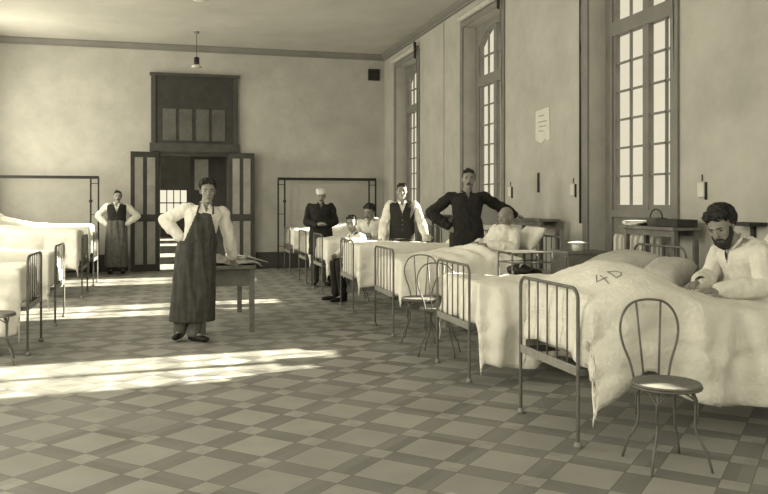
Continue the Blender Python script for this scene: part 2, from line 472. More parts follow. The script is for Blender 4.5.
rspec = [
 (1, 4.66, 'empty-handed', 'iron bed nearest on the right, its bars in front of the foreground blanket'),
 (2, 6.44, '', 'iron bed second from the front on the right, two bentwire chairs beyond its foot'),
 (3, 8.72, '', 'iron bed on the right in which the bald man reclines'),
 (4, 10.70, '', 'iron bed on the right just nearer than the seated boy in boots'),
 (5, 12.95, '', 'iron bed on the right behind the seated boy in boots'),
 (6, 14.55, '', 'iron bed on the right behind the man in the white cap'),
 (7, 16.55, '', 'iron bed on the right against the back wall, under the tall black frame'),
]
lspec = [
 (3, 8.58, 'iron bed nearest on the left, wire chair before it'),
 (4, 10.42, 'iron bed second nearest on the left'),
 (5, 13.3, 'iron bed third nearest on the left'),
 (6, 15.1, 'iron bed fourth nearest on the left, grey bars half hidden'),
 (7, 16.75, 'iron bed on the left against the back wall, under the tall black frame'),
]
proto = make_bed(rspec[0][3])
for n, y, _, lab in rspec:
    b = proto if n == 1 else copy_tree(proto)
    b.location = (RX, y, 0); b['label'] = lab; b['group'] = 'iron beds'; beds['R', n] = b
for n, y, lab in lspec:
    b = copy_tree(proto); b.location = (-1.32 if n < 7 else -1.55, y, 0); b.rotation_euler = (0, 0, PI); b['label'] = lab; b['group'] = 'iron beds'; beds['L', n] = b
# covers, right side: local -y is the side nearer the camera
def top1(x, y):
    z = .79+.25*G_(x, .45, .42)*(1-.4*(y/.45)**2)
    return z - .03*max(0, -y-.15)/.25
c1 = make_cover(beds['R', 1], 'pale rumpled blanket hanging over the nearest bed, wire chair before it', 'blanket', top1, near=.62, far=.50, foot=.40, x1=1.62, m=M_blanket, seed=1.3, fold=.10, bulge=.0, kf=8, hemfn=lambda x: 1.02-.20*G_(x, .42, .14))
def top2(x, y): return .80-.04*min(1, x/.6)+.03*G_(x, 1.6, .3)
make_cover(beds['R', 2], 'white sheet hanging almost to the floor on the second right bed', 'blanket', top2, near=.66, far=.5, foot=.36, x1=1.85, m=M_sheet, seed=5.1, fold=.16, kf=8)
def top3(x, y): return .80+.10*G_(x, .9, .5)*(1-(y/.45)**2*.6)+.07*G_(x, 1.15, .15)*G_(y, .0, .3)+.022*math.sin(26*(x+.35*y))*G_(x, .95, .35)
make_cover(beds['R', 3], 'white wrinkled blanket over the legs of the bald man in bed', 'blanket', top3, near=.45, far=.4, foot=.40, x1=1.50, m=M_sheet, seed=2.2, fold=.06)
make_cover(beds['R', 4], 'white blanket on the bed under the elbow of the seated boy', 'blanket', lambda x, y: .86+.02*math.sin(x*3), near=.55, far=.35, foot=.45, x1=1.93, m=M_sheet, seed=7.7)
make_cover(beds['R', 5], 'white sheet hanging low beside the boots of the seated boy', 'blanket', lambda x, y: .84+.05*G_(x, .8, .4), near=.60, far=.4, foot=.35, x1=1.0, m=M_sheet, seed=4.7)
make_cover(beds['R', 6], 'white blanket on the bed behind the man in the white cap', 'blanket', lambda x, y: .84+.12*G_(x, 1.5, .5), near=.5, far=.4, foot=.35, x1=1.93, m=M_sheet, seed=8.9)
make_cover(beds['R', 7], 'white blanket on the right bed against the back wall', 'blanket', lambda x, y: .90+.10*G_(x, 1.4, .6), near=.45, far=.3, foot=.35, x1=1.93, m=M_sheet, seed=9.9)
# left (local +y is the side nearer the camera because the bed is turned round)
make_cover(beds['L', 3], 'white sheet on the nearest left bed, hanging beside the wire chair', 'blanket', lambda x, y: .80+.04*G_(x, .9, .5), near=.4, far=.62, foot=.35, x1=1.93, m=M_sheet, seed=12.3, fold=.06)
make_cover(beds['L', 4], 'white blanket on the second nearest left bed', 'blanket', lambda x, y: .83+.10*G_(x, 1.4, .6), near=.4, far=.55, foot=.4, x1=1.93, m=M_sheet, seed=13.9)
make_cover(beds['L', 5], 'high white quilt on the third nearest left bed', 'blanket', lambda x, y: .96+.10*G_(x, 1.6, .9)+.04*math.cos(y*3), near=.5, far=.6, foot=.45, x1=1.93, m=M_sheet, seed=15.2)
make_cover(beds['L', 6], 'high white quilt heaped on the fourth nearest left bed', 'blanket', lambda x, y: 1.02+.22*G_(x, 2.0, .7)+.03*math.cos(y*3), near=.5, far=.5, foot=.5, x1=1.93, m=M_sheet, seed=16.2)
make_cover(beds['L', 7], 'white quilt on the left bed against the back wall', 'blanket', lambda x, y: 1.0+.2*G_(x, 2.0, .7), near=.4, far=.5, foot=.5, x1=1.93, m=M_sheet, seed=18.2)
# stitched marks on the near blanket (4 D)
def mark(strokes, cx, cy, sc):
    bm = B()
    for st in strokes:
        pts = []
        for i in range(len(st)-1):
            for k in range(6):
                a, b = V(st[i]+(0,)), V(st[i+1]+(0,)); p = a.lerp(b, k/5)
                x, y = cx+p.x*sc, cy+p.y*sc
                q = (x, y, top1(x, y)+wr(x, y, 1.3)+.009)
                if not pts or (V(q)-V(pts[-1])).length > .003: pts.append(q)
        tube(bm, pts, .004, 5)
    o = obj('stitched_mark', bm, M_ink, c1); return o
mark([[(.35, 1), (0, .35), (.7, .35)], [(.5, .8), (.5, -.2)], [(1.1, 1), (1.1, 0), (1.5, .1), (1.75, .45), (1.55, .9), (1.1, 1)]], .20, -.30, .10)

pillow((3.96, 6.50, .88), (0, math.radians(-14), .1), .50, .68, .22, 'large grey pillow leaning at the head of the second right bed')
pillow((4.10, 6.02, .83), (0, math.radians(-25), .4), .40, .40, .24, 'rounded grey pillow beside the larger one under the big window')
pillow((4.10, 8.76, 1.02), (0, math.radians(-52), 0),   .34, .52, .15, 'white pillow propped behind the bald man', M_sheet)
pillow((4.03, 10.7, .92), (0, math.radians(-20), 0), .45, .62, .18, 'white pillow at the head of the bed behind the dark-shirted man', M_sheet)
pillow((4.03, 14.55, .98), (0, math.radians(-20), 0), .45, .62, .18, 'white pillow on the bed behind the man in the white cap', M_sheet)
pillow((4.03, 16.55, 1.02), (0, math.radians(-20), 0), .45, .62, .18, 'white pillow on the right bed against the back wall', M_sheet)
pillow((-3.03, 15.1, 1.22), (0, math.radians(20), 0), .45, .62, .18, 'white pillow on the fourth nearest left bed', M_sheet)
pillow((4.15, 4.66, .98), (0, math.radians(-65), 0), .52, .66, .2, 'white pillow behind the bearded man at the right edge', M_sheet)

# tall black frames at the back wall
def tall_frame(x0, x1, label):
    t = thing('tall_iron_frame', label, 'frame', (x0, 17.38, 0), 0, 'tall black frames by the back wall')
    L = x1-x0; bm = B(); box(bm, 0, L, -.03, .03, 1.935, 1.995); obj('top_bar', bm, M_black, t)
    for x in (0.01, .15, L-.16, L-.01):
        bm = B(); tube(bm, [(x, 0, 0), (x, 0, 1.96)], .018, 6); obj('post', bm, M_black, t)
    for z in (.5, 1.2, 1.84):
        for xa in (0, L-.16):
            bm = B(); tube(bm, [(xa, 0, z), (xa+.15, 0, z)], .008, 6); obj('rung', bm, M_black, t)
    bm = B(); lathe(bm, [(.01, -.06), (.035, -.04), (.035, 0), (.01, .02)], (.15 if x0 > 0 else L-.16, 0, 1.5), 8); obj('clamp', bm, M_black, t)
tall_frame(2.22, 4.42, 'tall black iron frame over the right bed at the back wall')
tall_frame(-3.6, -1.45, 'tall black iron frame over the left bed at the back wall')

# ---------------------------------------------------------------- wire chairs
def make_chair(label, m=M_iron):
    t = thing('wire_chair', label, 'chair', group='bent wire chairs')
    # local: back is +y
    bm = B(); lathe(bm, [(.0, .438), (.178, .438), (.188, .446), (.183, .456), (.0, .452)][1:], n=24); obj('seat', bm, M_table, t, smooth=False)
    bm = B(); tube(bm, [(.186*math.cos(2*PI*k/24), .186*math.sin(2*PI*k/24), .435) for k in range(25)], .007, 6, False); obj('seat_ring', bm, m, t, smooth=True)
    for q in range(4):
        a = PI/4+q*PI/2; d = V((math.cos(a), math.sin(a), 0))
        pts = []
        for k in range(9):
            s = k/8; rr = .13+.06*math.sin(min(1, s*2)*PI/2)-.035*math.sin(max(0, min(1, (s-.15)/.6))*PI)+.055*max(0, s-.55)/.45
            pts.append(d*rr+V((0, 0, .43*(1-s))))
        bm = B(); tube(bm, pts, .0075, 6); obj('leg', bm, m, t, smooth=True)
    for q in range(4):
        a = q*PI/2; p0 = V((math.cos(a-PI/4), math.sin(a-PI/4), 0))*.165; p1 = V((math.cos(a+PI/4), math.sin(a+PI/4), 0))*.165
        pts = [p0*1.02+V((0, 0, .25))] + [p0.lerp(p1, k/8)*(1.02+.1*math.sin(PI*k/8))+V((0, 0, .36+.065*math.sin(PI*k/8))) for k in range(9)] + [p1*1.02+V((0, 0, .25))]
        bm = B(); tube(bm, pts, .005, 5); obj('brace', bm, m, t, smooth=True)
    def back(x, z): return (x, .17+.08*(z-.44), z)
    pts = []
    for k in range(33):
        s = k/32*2-1
        a = s*PI
    prof = [(.105, .44), (.125, .53), (.165, .64), (.178, .72), (.165, .79), (.13, .845), (.08, .875), (.0, .885)]
    full = [back(x, z) for x, z in prof]+[back(-x, z) for x, z in prof[:-1][::-1]]
    # smooth by Catmull-Rom
    sm = []
    P = [V(p) for p in full]
    for i in range(len(P)-1):
        a, b, c, d = P[max(i-1, 0)], P[i], P[i+1], P[min(i+2, len(P)-1)]
        for k in range(4):
            u = k/4; sm.append(.5*((2*b)+(c-a)*u+(2*a-5*b+4*c-d)*u*u+(3*b-a-3*c+d)*u**3))
    sm.append(P[-1])
    bm = B(); tube(bm, sm, .0072, 7); obj('back_hoop', bm, m, t, smooth=True)
    for sx in (-1, 1):
        bm = B(); tube(bm, [back(sx*.045, .44), back(sx*.06, .65), back(sx*.075, .872)], .006, 6); obj('back_wire', bm, m, t, smooth=True)
    return t
ch = make_chair('wire chair in the right foreground before the nearest bed')
ch.location = (2.63, 3.86, 0); ch.rotation_euler = (0, 0, math.radians(-6))
for loc, rz, lab in (((2.46, 7.22, 0), 152, 'wire chair behind the bars of the second right bed'), ((2.50, 7.98, 0), -22, 'wire chair beside the foot of the bald man\'s bed'), ((-1.55, 7.82, 0), 100, 'wire chair at the left edge by the nearest left bed'), ((2.62, 11.52, 0), -95, 'wire chair on which the booted boy sits')):
    c = copy_tree(ch); c.location = loc; c.rotation_euler = (0, 0, math.radians(rz)); c['label'] = lab

# ---------------------------------------------------------------- centre table
t = thing('work_table', 'worn wooden table on which the aproned man leans', 'table', (.30, 8.98, 0))
obj('tabletop', bx(-.03, .60, -.06, 1.80, .71, .745), M_table, t, bevel=.006)
for x in (.0, .53):
    for y in (.0, 1.68): obj('leg', bx(x, x+.06, y, y+.06, 0, .71), M_table, t, bevel=.006)
for a in ((.02, .56, .01, .035, .52, .71), (.02, .56, 1.70, 1.725, .6, .71), (.01, .03, .03, 1.7, .6, .71), (.55, .57, .03, 1.7, .6, .71)):
    obj('apron_board', bx(*a), M_table, t)
bm = B(); n = 16; G = []
for i in range(n+1):
    row = []
    for j in range(n+1):
        x = .36+.62*i/n; y = 9.0+.9*j/n
        z = .762+.035*abs(fbm((x*5, y*4, 2), 3))*2
        if x > .9: z -= (x-.9)*.45
        row.append(bm.verts.new((x, y, z)))
    G.append(row)
for a, b in zip(G, G[1:]):
    for j in range(n): bm.faces.new((a[j], b[j], b[j+1], a[j+1]))
o = obj('crumpled_cloth', bm, M_cloth, smooth=True); o.modifiers.new('t', 'SOLIDIFY').thickness = .008
tag(o, 'crumpled grey cloth lying on the table beside the aproned man', 'cloth')
bm = B()
vs = [bm.verts.new(p) for p in ((.62, 9.5, .86), (.80, 9.15, .84), (1.08, 9.35, .755), (.9, 9.62, .80))]
bm.faces.new(vs); o = obj('folded_paper', bm, M_paper); o.modifiers.new('t', 'SOLIDIFY').thickness = .006
tag(o, 'pale folded sheet sticking out over the table corner', 'paper')

# ---------------------------------------------------------------- radiators & console tables
def radiator(y, n, label):
    t = thing('radiator', label, 'radiator', (4.76, y, 0), 0, 'ribbed radiators')
    for k in range(n):
        yy = (k-(n-1)/2)*.10
        bm = B()
        for x in (-.05, .05): tube(bm, [(x, yy, .14), (x, yy, .2), (x, yy, 1.06), (x, yy, 1.10)], [.02, .036, .036, .02], 8)
        box(bm, -.05, .05, yy-.03, yy+.03, 1.04, 1.10); box(bm, -.05, .05, yy-.03, yy+.03, .14, .20)
        obj('rib', bm, M_rad, t, smooth=False)
    for s in (-1, 1): obj('foot', bx(-.05, .05, s*(n-1)*.05-.02, s*(n-1)*.05+.02, 0, .15), M_rad, t)
radiator(7.42, 9, 'ribbed radiator under the large near window')
radiator(11.75, 10, 'ribbed radiator under the middle window behind the dark-shirted man')
radiator(15.9, 10, 'ribbed radiator under the farthest window')
def console(y0, y1, z, label, x0=4.36, x1=4.62):
    t = thing('console_table', label, 'table', (x0, y0, 0), 0, 'tall narrow wall tables')
    L = y1-y0; W = x1-x0
    obj('tabletop', bx(-.03, W, -.03, L+.03, z-.03, z), M_table, t, bevel=.004)
    for x in (0, W-.04):
        for y in (0, L-.04): obj('leg', bx(x, x+.04, y, y+.04, 0, z-.03), M_table, t)
    for x in (.005, W-.025): obj('rail', bx(x, x+.02, .04, L-.04, z-.085, z-.03), M_table, t)
console(6.28, 7.10, 1.22, 'tall narrow table before the radiator, basket and box on it')
console(8.98, 10.0, 1.24, 'tall narrow wall table behind the bald man')
console(12.9, 13.9, 1.24, 'tall narrow wall table between the waistcoated and dark-shirted men')
# things on the near console
bm = B()
for k in range(4):
    M = Matrix.Translation((4.46, 7.02-.02*k, 1.222+.012*k)) @ Matrix.Rotation(.25*k-.3, 4, 'Z'); box(bm, -.10, .10, -.14, .14, 0, .010, M)
tag(obj('newspaper', bm, M_paper), 'loose newspapers at the far end of the tall table', 'newspaper')
t = thing('wire_basket', 'dark handled basket on the tall table by the window', 'basket', (4.47, 6.72, 1.221))
bm = B(); lathe(bm, [(.075, 0), (.10, .075), (.105, .08), (.09, .08), (.07, .01)], n=14); obj('basket_bowl', bm, M_table, t, smooth=True)
bm = B(); tube(bm, [(0, .10*math.cos(PI*k/10), .075+.085*math.sin(PI*k/10)) for k in range(11)], .007, 6); obj('handle', bm, M_dbox, t, smooth=True)
tag(obj('wooden_box', bx(4.36, 4.58, 6.24, 6.56, 1.222, 1.29), M_dbox, bevel=.006), 'dark flat box at the near end of the tall table', 'box')
tag(obj('folded_cloth', bx(4.38, 4.56, 6.84, 6.96, 1.222, 1.25), M_dbox, bevel=.01), 'small dark folded cloth between newspapers and basket', 'cloth')

# bedside stands
def stand(x, y, w, d, h, label, m=M_iron):
    t = thing('bedside_stand', label, 'stand', (x, y, 0))
    for a in (-w/2, w/2):
        for b in (-d/2, d/2):
            bm = B(); tube(bm, [(a, b, 0), (a, b, h)], .010, 6); obj('leg', bm, m, t)
    for z in (h, h-.10, .3):
        bm = B()
        for s in (-1, 1):
            tube(bm, [(-w/2, s*d/2, z), (w/2, s*d/2, z)], .008, 6); tube(bm, [(s*w/2, -d/2, z), (s*w/2, d/2, z)], .008, 6)
        obj('rail', bm, m, t)
    obj('shelf', bx(-w/2, w/2, -d/2, d/2, h-.26, h-.245), m, t)
    obj('top_plate', bx(-w/2, w/2, -d/2, d/2, h-.006, h), M_iron_l, t)
    return t
stand(3.43, 7.42, .42, .34, .95, 'open metal bedside stand with dark bundles beside the bald man\'s bed')
for k, (x, y, z, sx, sy, sz, lab) in enumerate(((3.38, 7.4, .785, .13, .12, .06, 'dark cloth bundle on the shelf of the metal stand'), (3.56, 7.42, .755, .06, .10, .04, 'smallest dark bundle at the wall end of the metal stand shelf'))):
    bm = B(); ell(bm, (0, 0, 0), sx, sy, sz)
    for v in bm.verts: v.co *= 1+.25*fbm(v.co*12+V((k, 0, 0)), 2)
    o = obj('cloth_bundle', bm, M_dbox, smooth=True); o.location = (x, y, z-.02+.005); tag(o, lab, 'bundle')
t = thing('bedside_cupboard', 'small wooden bedside cupboard beyond the big grey pillow', 'cupboard', (4.02, 7.42, 0))
obj('body', bx(-.2, .2, -.18, .18, 0, .93), M_table, t, bevel=.006); obj('top', bx(-.22, .22, -.2, .2, .93, .955), M_table, t)
obj('door', bx(-.215, -.2, -.15, .15, .12, .7), M_table, t, bevel=.004); obj('drawer', bx(-.215, -.2, -.15, .15, .73, .9), M_table, t, bevel=.004)
t = thing('enamel_pot', 'white enamel pot with flat lid on the bedside cupboard', 'pot', (4.0, 7.38, .956))
bm = B(); lathe(bm, [(.055, 0), (.06, .06), (.06, .075)], n=16); obj('pot_body', bm, M_enamel, t, smooth=True)
bm = B(); lathe(bm, [(.10, .075), (.105, .083), (.02, .095)], n=16); obj('lid', bm, M_enamel, t)
# cup on the blanket by the waistcoated man
t = thing('tin_cup', 'white cup standing on the bed beside the waistcoated man', 'cup', (3.5, 10.85, .90))
bm = B(); lathe(bm, [(.06, 0), (.065, .09), (.06, .09), (.055, .01)], n=14); obj('cup_body', bm, M_enamel, t, smooth=True)
bm = B(); tube(bm, [(.06, 0, .07), (.09, 0, .055), (.09, 0, .035), (.06, 0, .02)], .006, 6); obj('handle', bm, M_enamel, t)

# wall papers, thermometer
t = thing('wall_notice', 'torn white notice pinned high on the wall between windows', 'notice', (XR-.004, 9.60, 2.46))
bm = B(); pts = [(-.21, -.19), (-.16, -.22), (-.08, -.18), (.03, -.235), (.13, -.21), (.21, -.18), (.20, .20), (-.19, .22)]
prism(bm, pts, 'x', -.004, 0); obj('sheet', bm, M_paper, t)
bm = B()
for z, a, b in ((.12, -.05, .12), (.04, -.13, .14), (-.02, -.1, .1), (-.08, -.02, .1)): box(bm, -.006, -.004, a, b, z, z+.012)
obj('printed_lines', bm, M_panel_l, t)
tag(obj('thermometer', bx(XR-.02, XR, 9.70, 9.74, 1.58, 1.84), M_dbox, bevel=.004), 'dark upright thermometer on the wall below the notice', 'thermometer')
for y, z, lab in ((8.76, 1.60, 'small white card hung on the wall beside the wall pipe'), (6.33, 1.56, 'small white card hung above the bearded man'), (10.62, 1.60, 'small white card hung by the dark-shirted man\'s arm')):
    t = thing('bed_card', lab, 'card', (XR, y, z), 0, 'cards hung over the beds')
    obj('card', bx(-.03, -.018, -.045, .045, -.065, .065), M_paper, t)
    obj('backing', bx(-.018, 0, -.058, -.04, -.09, .07), M_dbox, t)
    bm = B(); tube(bm, [(-.012, 0, .08), (-.012, 0, .14)], .006, 5); obj('hook', bm, M_dbox, t)
t = thing('wall_bracket', 'small dark shelf bracket on the wall at the right edge', 'bracket', (XR, 5.66, 1.25))
obj('plate', bx(-.18, 0, -.15, .15, .0, .03), M_dbox, t); obj('support', bx(-.03, 0, -.02, .02, -.25, 0), M_dbox, t)

# ---------------------------------------------------------------- people
def eval_mesh(bm, voxel, smooth=3, holes=None, fold=0, fseed=0, stretch=(9, 9, 3)):
    """fuse the closed shapes of bm into one continuous skin"""
    me = bpy.data.meshes.new('tmp'); bm.to_mesh(me); bm.free()
    o = bpy.data.objects.new('tmp', me); C.objects.link(o)
    r = o.modifiers.new('r', 'REMESH'); r.mode = 'VOXEL'; r.voxel_size = voxel; r.use_smooth_shade = True
    if smooth:
        q = o.modifiers.new('s', 'SMOOTH'); q.iterations = smooth; q.factor = .5
    dg = bpy.context.evaluated_depsgraph_get(); dg.update()
    ev = o.evaluated_get(dg)
    m2 = bpy.data.meshes.new_from_object(ev)
    bpy.data.objects.remove(o); bpy.data.meshes.remove(me)
    b2 = bmesh.new(); b2.from_mesh(m2); bpy.data.meshes.remove(m2)
    if fold:
        b2.normal_update()
        for v in b2.verts:
            p = v.co; n = noise.fractal(V((p.x*stretch[0]+fseed, p.y*stretch[1], p.z*stretch[2])), 1, 2, 2)
            n = 1-abs(n)*2.2
            v.co = p+v.normal*fold*n
    if holes:
        dead = [f for f in b2.faces if holes(f.calc_center_median())]
        bmesh.ops.delete(b2, geom=dead, context='FACES')
    return b2
def loft(bm, rings, n=16):
    """rings: (centre, half width, half depth, right vector, forward vector)"""
    R = []
    for c, a, b, r, f in rings:
        c, r, f = V(c), V(r), V(f)
        R.append([bm.verts.new(c + r*a*math.copysign(abs(math.cos(t))**.85, math.cos(t)) + f*b*math.copysign(abs(math.sin(t))**.85, math.sin(t))) for t in [2*PI*k/n for k in range(n)]])
    for x, y in zip(R, R[1:]):
        for k in range(n): bm.faces.new((x[k], x[(k+1) % n], y[(k+1) % n], y[k]))
    bm.faces.new(R[0][::-1]); bm.faces.new(R[-1])
def limb(bm, pts, rad, n=12):
    for i in range(len(pts)-1):
        a, b = V(pts[i]), V(pts[i+1]); ra, rb = rad[i], rad[i+1]
        d = (b-a).normalized()
        P = [a-d*ra*.8]+[a-d*ra*.5]+[a.lerp(b, k/4) for k in range(5)]+[b+d*rb*.5]+[b+d*rb*.8]
        Q = [ra*.5, ra*.85]+[ra+(rb-ra)*k/4 for k in range(5)]+[rb*.85, rb*.5]
        tube(bm, P, Q, n)
def bezier3(a, m, b, t): return a*(1-t)**2+m*2*t*(1-t)+b*t*t
def hand(bm, w, d, nrm, side, curl=.5, k=1.0, spread=.12):
    """palm plus five fingers; d = direction of the hand, nrm = back of the hand, side=+1 thumb towards d x nrm"""
    w, d, nrm = V(w), V(d).normalized(), V(nrm).normalized(); nrm = (nrm-d*nrm.dot(d)).normalized()
    s = d.cross(nrm)*side
    loft(bm, [(w-d*.02*k, .026*k, .018*k, s, nrm), (w+d*.01*k, .028*k, .017*k, s, nrm), (w+d*.05*k, .038*k, .016*k, s, nrm), (w+d*.085*k, .040*k, .013*k, s, nrm), (w+d*.095*k, .036*k, .010*k, s, nrm)], 12)
    for q, (o, L) in enumerate(((.030, .072), (.010, .082), (-.011, .077), (-.031, .060))):
        p = w+d*.08*k+s*o*k; ang = .12*curl; dirv = (d+s*spread*(1-q*.66)).normalized(); P = [p]
        for seg, f in enumerate((.45, .32, .25)):
            ang += curl*(.45, .75, .5)[seg]
            P.append(P[-1]+(dirv*math.cos(ang)-nrm*math.sin(ang))*L*f*k)
        tube(bm, [P[0]-dirv*.015*k]+P+[P[-1]+(P[-1]-P[-2]).normalized()*.004*k], [r*k for r in (.009, .0098, .0092, .0085, .0075, .004)], 8)
    p = w+d*.022*k+s*.026*k
    t1 = p+(d*.55+s*.75-nrm*.25).normalized()*.038*k; t2 = t1+(d*.85+s*.35-nrm*.35).normalized()*.032*k; t3 = t2+(d*.95+s*.1-nrm*.3).normalized()*.022*k
    tube(bm, [p-s*.01*k, p, t1, t2, t3], [r*k for r in (.012, .0135, .0115, .0105, .006)], 8)
def frame_from(fwd, up):
    f = V(fwd).normalized(); u = V(up); u = (u-f*u.dot(f)).normalized(); r = f.cross(u)
    return r, f, u
def head(bm, c, fwd, up, k=1.0, beard=False):
    r, f, u = frame_from(fwd, up); c = V(c)
    M = Matrix((r, f, u)).transposed()
    def P(x, y, z): return c+(r*x+f*y+u*z)*k
    def E(x, y, z, a, b, d, s=14): ell(bm, P(x, y, z), a*k, b*k, d*k, M, s, 10)
    E(0, -.012, .035, .075, .094, .083, 20)            # cranium
    loft(bm, [(P(0, .018, .06), .064*k, .070*k, r, f), (P(0, .026, .02), .066*k, .068*k, r, f), (P(0, .028, -.03), .062*k, .064*k, r, f), (P(0, .034, -.07), .050*k, .054*k, r, f), (P(0, .044, -.10), .032*k, .038*k, r, f), (P(0, .048, -.112), .018*k, .022*k, r, f)], 18)
    E(0, .085, .030, .050, .014, .010)                 # brow
    loft(bm, [(P(0, .088, .022), .007*k, .008*k, r, f), (P(0, .100, -.005), .010*k, .014*k, r, f), (P(0, .108, -.024), .015*k, .015*k, r, f), (P(0, .098, -.034), .010*k, .008*k, r, f)], 10)   # nose
    for s in (-1, 1):
        E(s*.040, .066, -.018, .022, .020, .018)       # cheek
        E(s*.077, -.004, .0, .009, .020, .032)         # ear
    E(0, .088, -.060, .024, .010, .006); E(0, .086, -.071, .020, .010, .007)   # lips
    E(0, .080, -.098, .018, .014, .014)                # chin
    return r, f, u, P, M
def person(label, cat='person', loc=(0, 0, 0), rz=0, J=None, k=1.0, vox=.008, top='shirt', vest=False, apron=None, legs=True, hair='dark', hairstyle='short', moustache=False, beard=False, braces=False, trousers=None, coat=None, seed=0, curl=(.5, .5), handk=1.0, mtop=None, cap=False, boots=True, skirt=None, headk=1.0, handdir=(None, None), handn=(None, None)):
    j = dict(pelvis=(0, 0, .93), chest=(0, -.01, 1.25), neck=(0, .0, 1.43), head=(0, -.025, 1.575),
             shR=(-.18, .01, 1.385), shL=(.18, .01, 1.385), elR=(-.26, .03, 1.11), elL=(.26, .03, 1.11), wrR=(-.28, -.04, .86), wrL=(.28, -.04, .86),
             hipR=(-.09, 0, .90), hipL=(.09, 0, .90), knR=(-.10, -.03, .49), knL=(.10, -.03, .49), anR=(-.10, .02, .09), anL=(.10, .02, .09),
             toeR=(-.13, -.15, .03), toeL=(.13, -.15, .03), face=(0, -1, 0), up=(0, 0, 1))
    j.update(J or {}); j = {a: V(b) for a, b in j.items()}
    root = thing('person', label, cat, loc, rz)
    sp = j['neck']-j['pelvis']; 
    side = (j['shL']-j['shR']).normalized(); fw = -side.cross((j['neck']-j['chest']).normalized()).normalized()
    if fw.dot(V((0, -1, 0))) < 0: fw = -fw
    # torso rings along pelvis -> chest -> neck
    pel, che, nek = j['pelvis'], j['chest'], j['neck']
    hside = (j['hipL']-j['hipR']).normalized()
    def torso(bm, g, low=-.06, hi=1.0):
        ctrl = bezier3
        mid = che
        def at(t):
            m = mid*2-(pel+nek)*.5
            return bezier3(pel, m, nek, t)
        W = [(-.12, .150, .105), (0, .165, .115), (.15, .158, .110), (.32, .140, .102), (.50, .150, .112), (.68, .172, .120), (.80, .172, .110), (.88, .145, .096), (.95, .090, .072), (1.0, .06, .058)]
        rings = []
        for t, a, b in W:
            if t > hi: break
            p = at(max(t, 0)); 
            if t < 0: p = p+(pel-at(.1)).normalized()*abs(t)*.5
            r_ = (hside*(1-min(1, max(t, 0)))+side*max(t, 0)).normalized() if t > 0 else hside
            rings.append((p, (a+g)*k, (b+g)*k, r_, fw))
        loft(bm, rings, 20)
    def arms(bm, g, cuff=0.0):
        for s in 'RL':
            sh, el, wr = j['sh'+s], j['el'+s], j['wr'+s]
            wr2 = wr if not cuff else el.lerp(wr, cuff)
            lim = [(.052+g)*k, (.047+g*.9)*k, (.041+g*1.1)*k, (.036+g*1.2)*k, (.028+g*1.15)*k]
            limb(bm, [nek.lerp(sh, .45)-(nek-che).normalized()*.045, sh-(nek-che).normalized()*.012], [(.042+g*.5)*k, (.050+g)*k])
            limb(bm, [sh.lerp(el, .10), sh.lerp(el, .5), el], lim[:3]); limb(bm, [el, el.lerp(wr2, .45), wr2], [lim[2], (.041+g*1.3)*k, lim[4]])
    def legsf(bm, g, g2=None):
        g2 = g if g2 is None else g2
        for s in 'RL':
            hp, kn, an = j['hip'+s], j['kn'+s], j['an'+s]
            limb(bm, [hp, hp.lerp(kn, .5), kn], [(.085+g)*k, (.072+g)*k, (.054+g)*k]); limb(bm, [kn, kn.lerp(an, .4), an], [(.054+g)*k, (.054+g)*k, (.036+g2)*k])
    # body
    bm = B(); torso(bm, 0); arms(bm, 0); head(bm, j['head'], j['face'], j['up'], headk)
    limb(bm, [nek-(nek-che).normalized()*.03, j['head']+j['up'].normalized()*-.05-j['face'].normalized()*.02], [.056*k, .052*k])
    if legs:
        legsf(bm, 0)
        for s in 'RL': limb(bm, [j['an'+s], j['toe'+s]], [.036*k, .026*k])
    for i, s in enumerate('RL'):
        d = V(handdir[i]) if handdir[i] else (j['wr'+s]-j['el'+s]).normalized()
        n_ = V(handn[i]) if handn[i] else (V((-1, 0, .3)) if s == 'R' else V((1, 0, .3)))
        hand(bm, j['wr'+s]+d*.01, d, n_, (1 if s == 'R' else -1), curl[i], handk)
    bb = eval_mesh(bm, vox*.75 if vox < .008 else vox, 1)
    body = obj('body', bb, M_skin, root, smooth=True)
    r, f, u = frame_from(j['face'], j['up']); hc = j['head']; hk = headk
    def P(x, y, z): return hc+(r*x+f*y+u*z)*hk
    M = Matrix((r, f, u)).transposed()
    for s in (-1, 1):
        bm = B(); ell(bm, P(s*.031, .080, .008), .014*hk, .012*hk, .0065*hk, M, 10, 6); obj('eye', bm, M_eye, root, smooth=True)
        bm = B(); tube(bm, [P(s*.014, .098, .026), P(s*.03, .099, .032), P(s*.046, .088, .028)], [.003*hk, .005*hk, .003*hk], 6); obj('eyebrow', bm, M_hair if hair == 'dark' else M_hair_g, root, smooth=True)
    bm = B(); tube(bm, [P(-.022, .092, -.066), P(0, .099, -.065), P(.022, .092, -.066)], [.0025*hk, .0045*hk, .0025*hk], 6); obj('mouth', bm, M_skin_d, root, smooth=True)
    mh = M_hair if hair == 'dark' else M_hair_g
    rnd = random.Random(seed)
    if hairstyle != 'bald':
        bm = B()
        vol = {'short': 0, 'messy': .011, 'bushy': .024}[hairstyle]
        ell(bm, P(0, -.034-vol*.4, .052), (.076+vol*.5)*hk, (.092+vol*.6)*hk, (.076+vol*.6)*hk, M, 20, 14)
        for q in range(26 if hairstyle != 'short' else 10):
            a = rnd.uniform(-1, 1)*2.6; e = rnd.uniform(.15, 1.3)
            x, y, z = math.sin(a)*math.cos(e), -math.cos(a)*math.cos(e), math.sin(e)
            if y > .3 and z < .5: continue
            rr = 1+vol*3
            ell(bm, P(x*.072*rr, -.015+y*.085*rr, .055+z*.072*rr), (.018+vol*.6)*hk, (.018+vol*.6)*hk, (.016+vol*.5)*hk, M, 8, 6)
        for s in (-1, 1): ell(bm, P(s*.070, .012, .035), .012*hk, .022*hk, .035*hk, M, 8, 6)
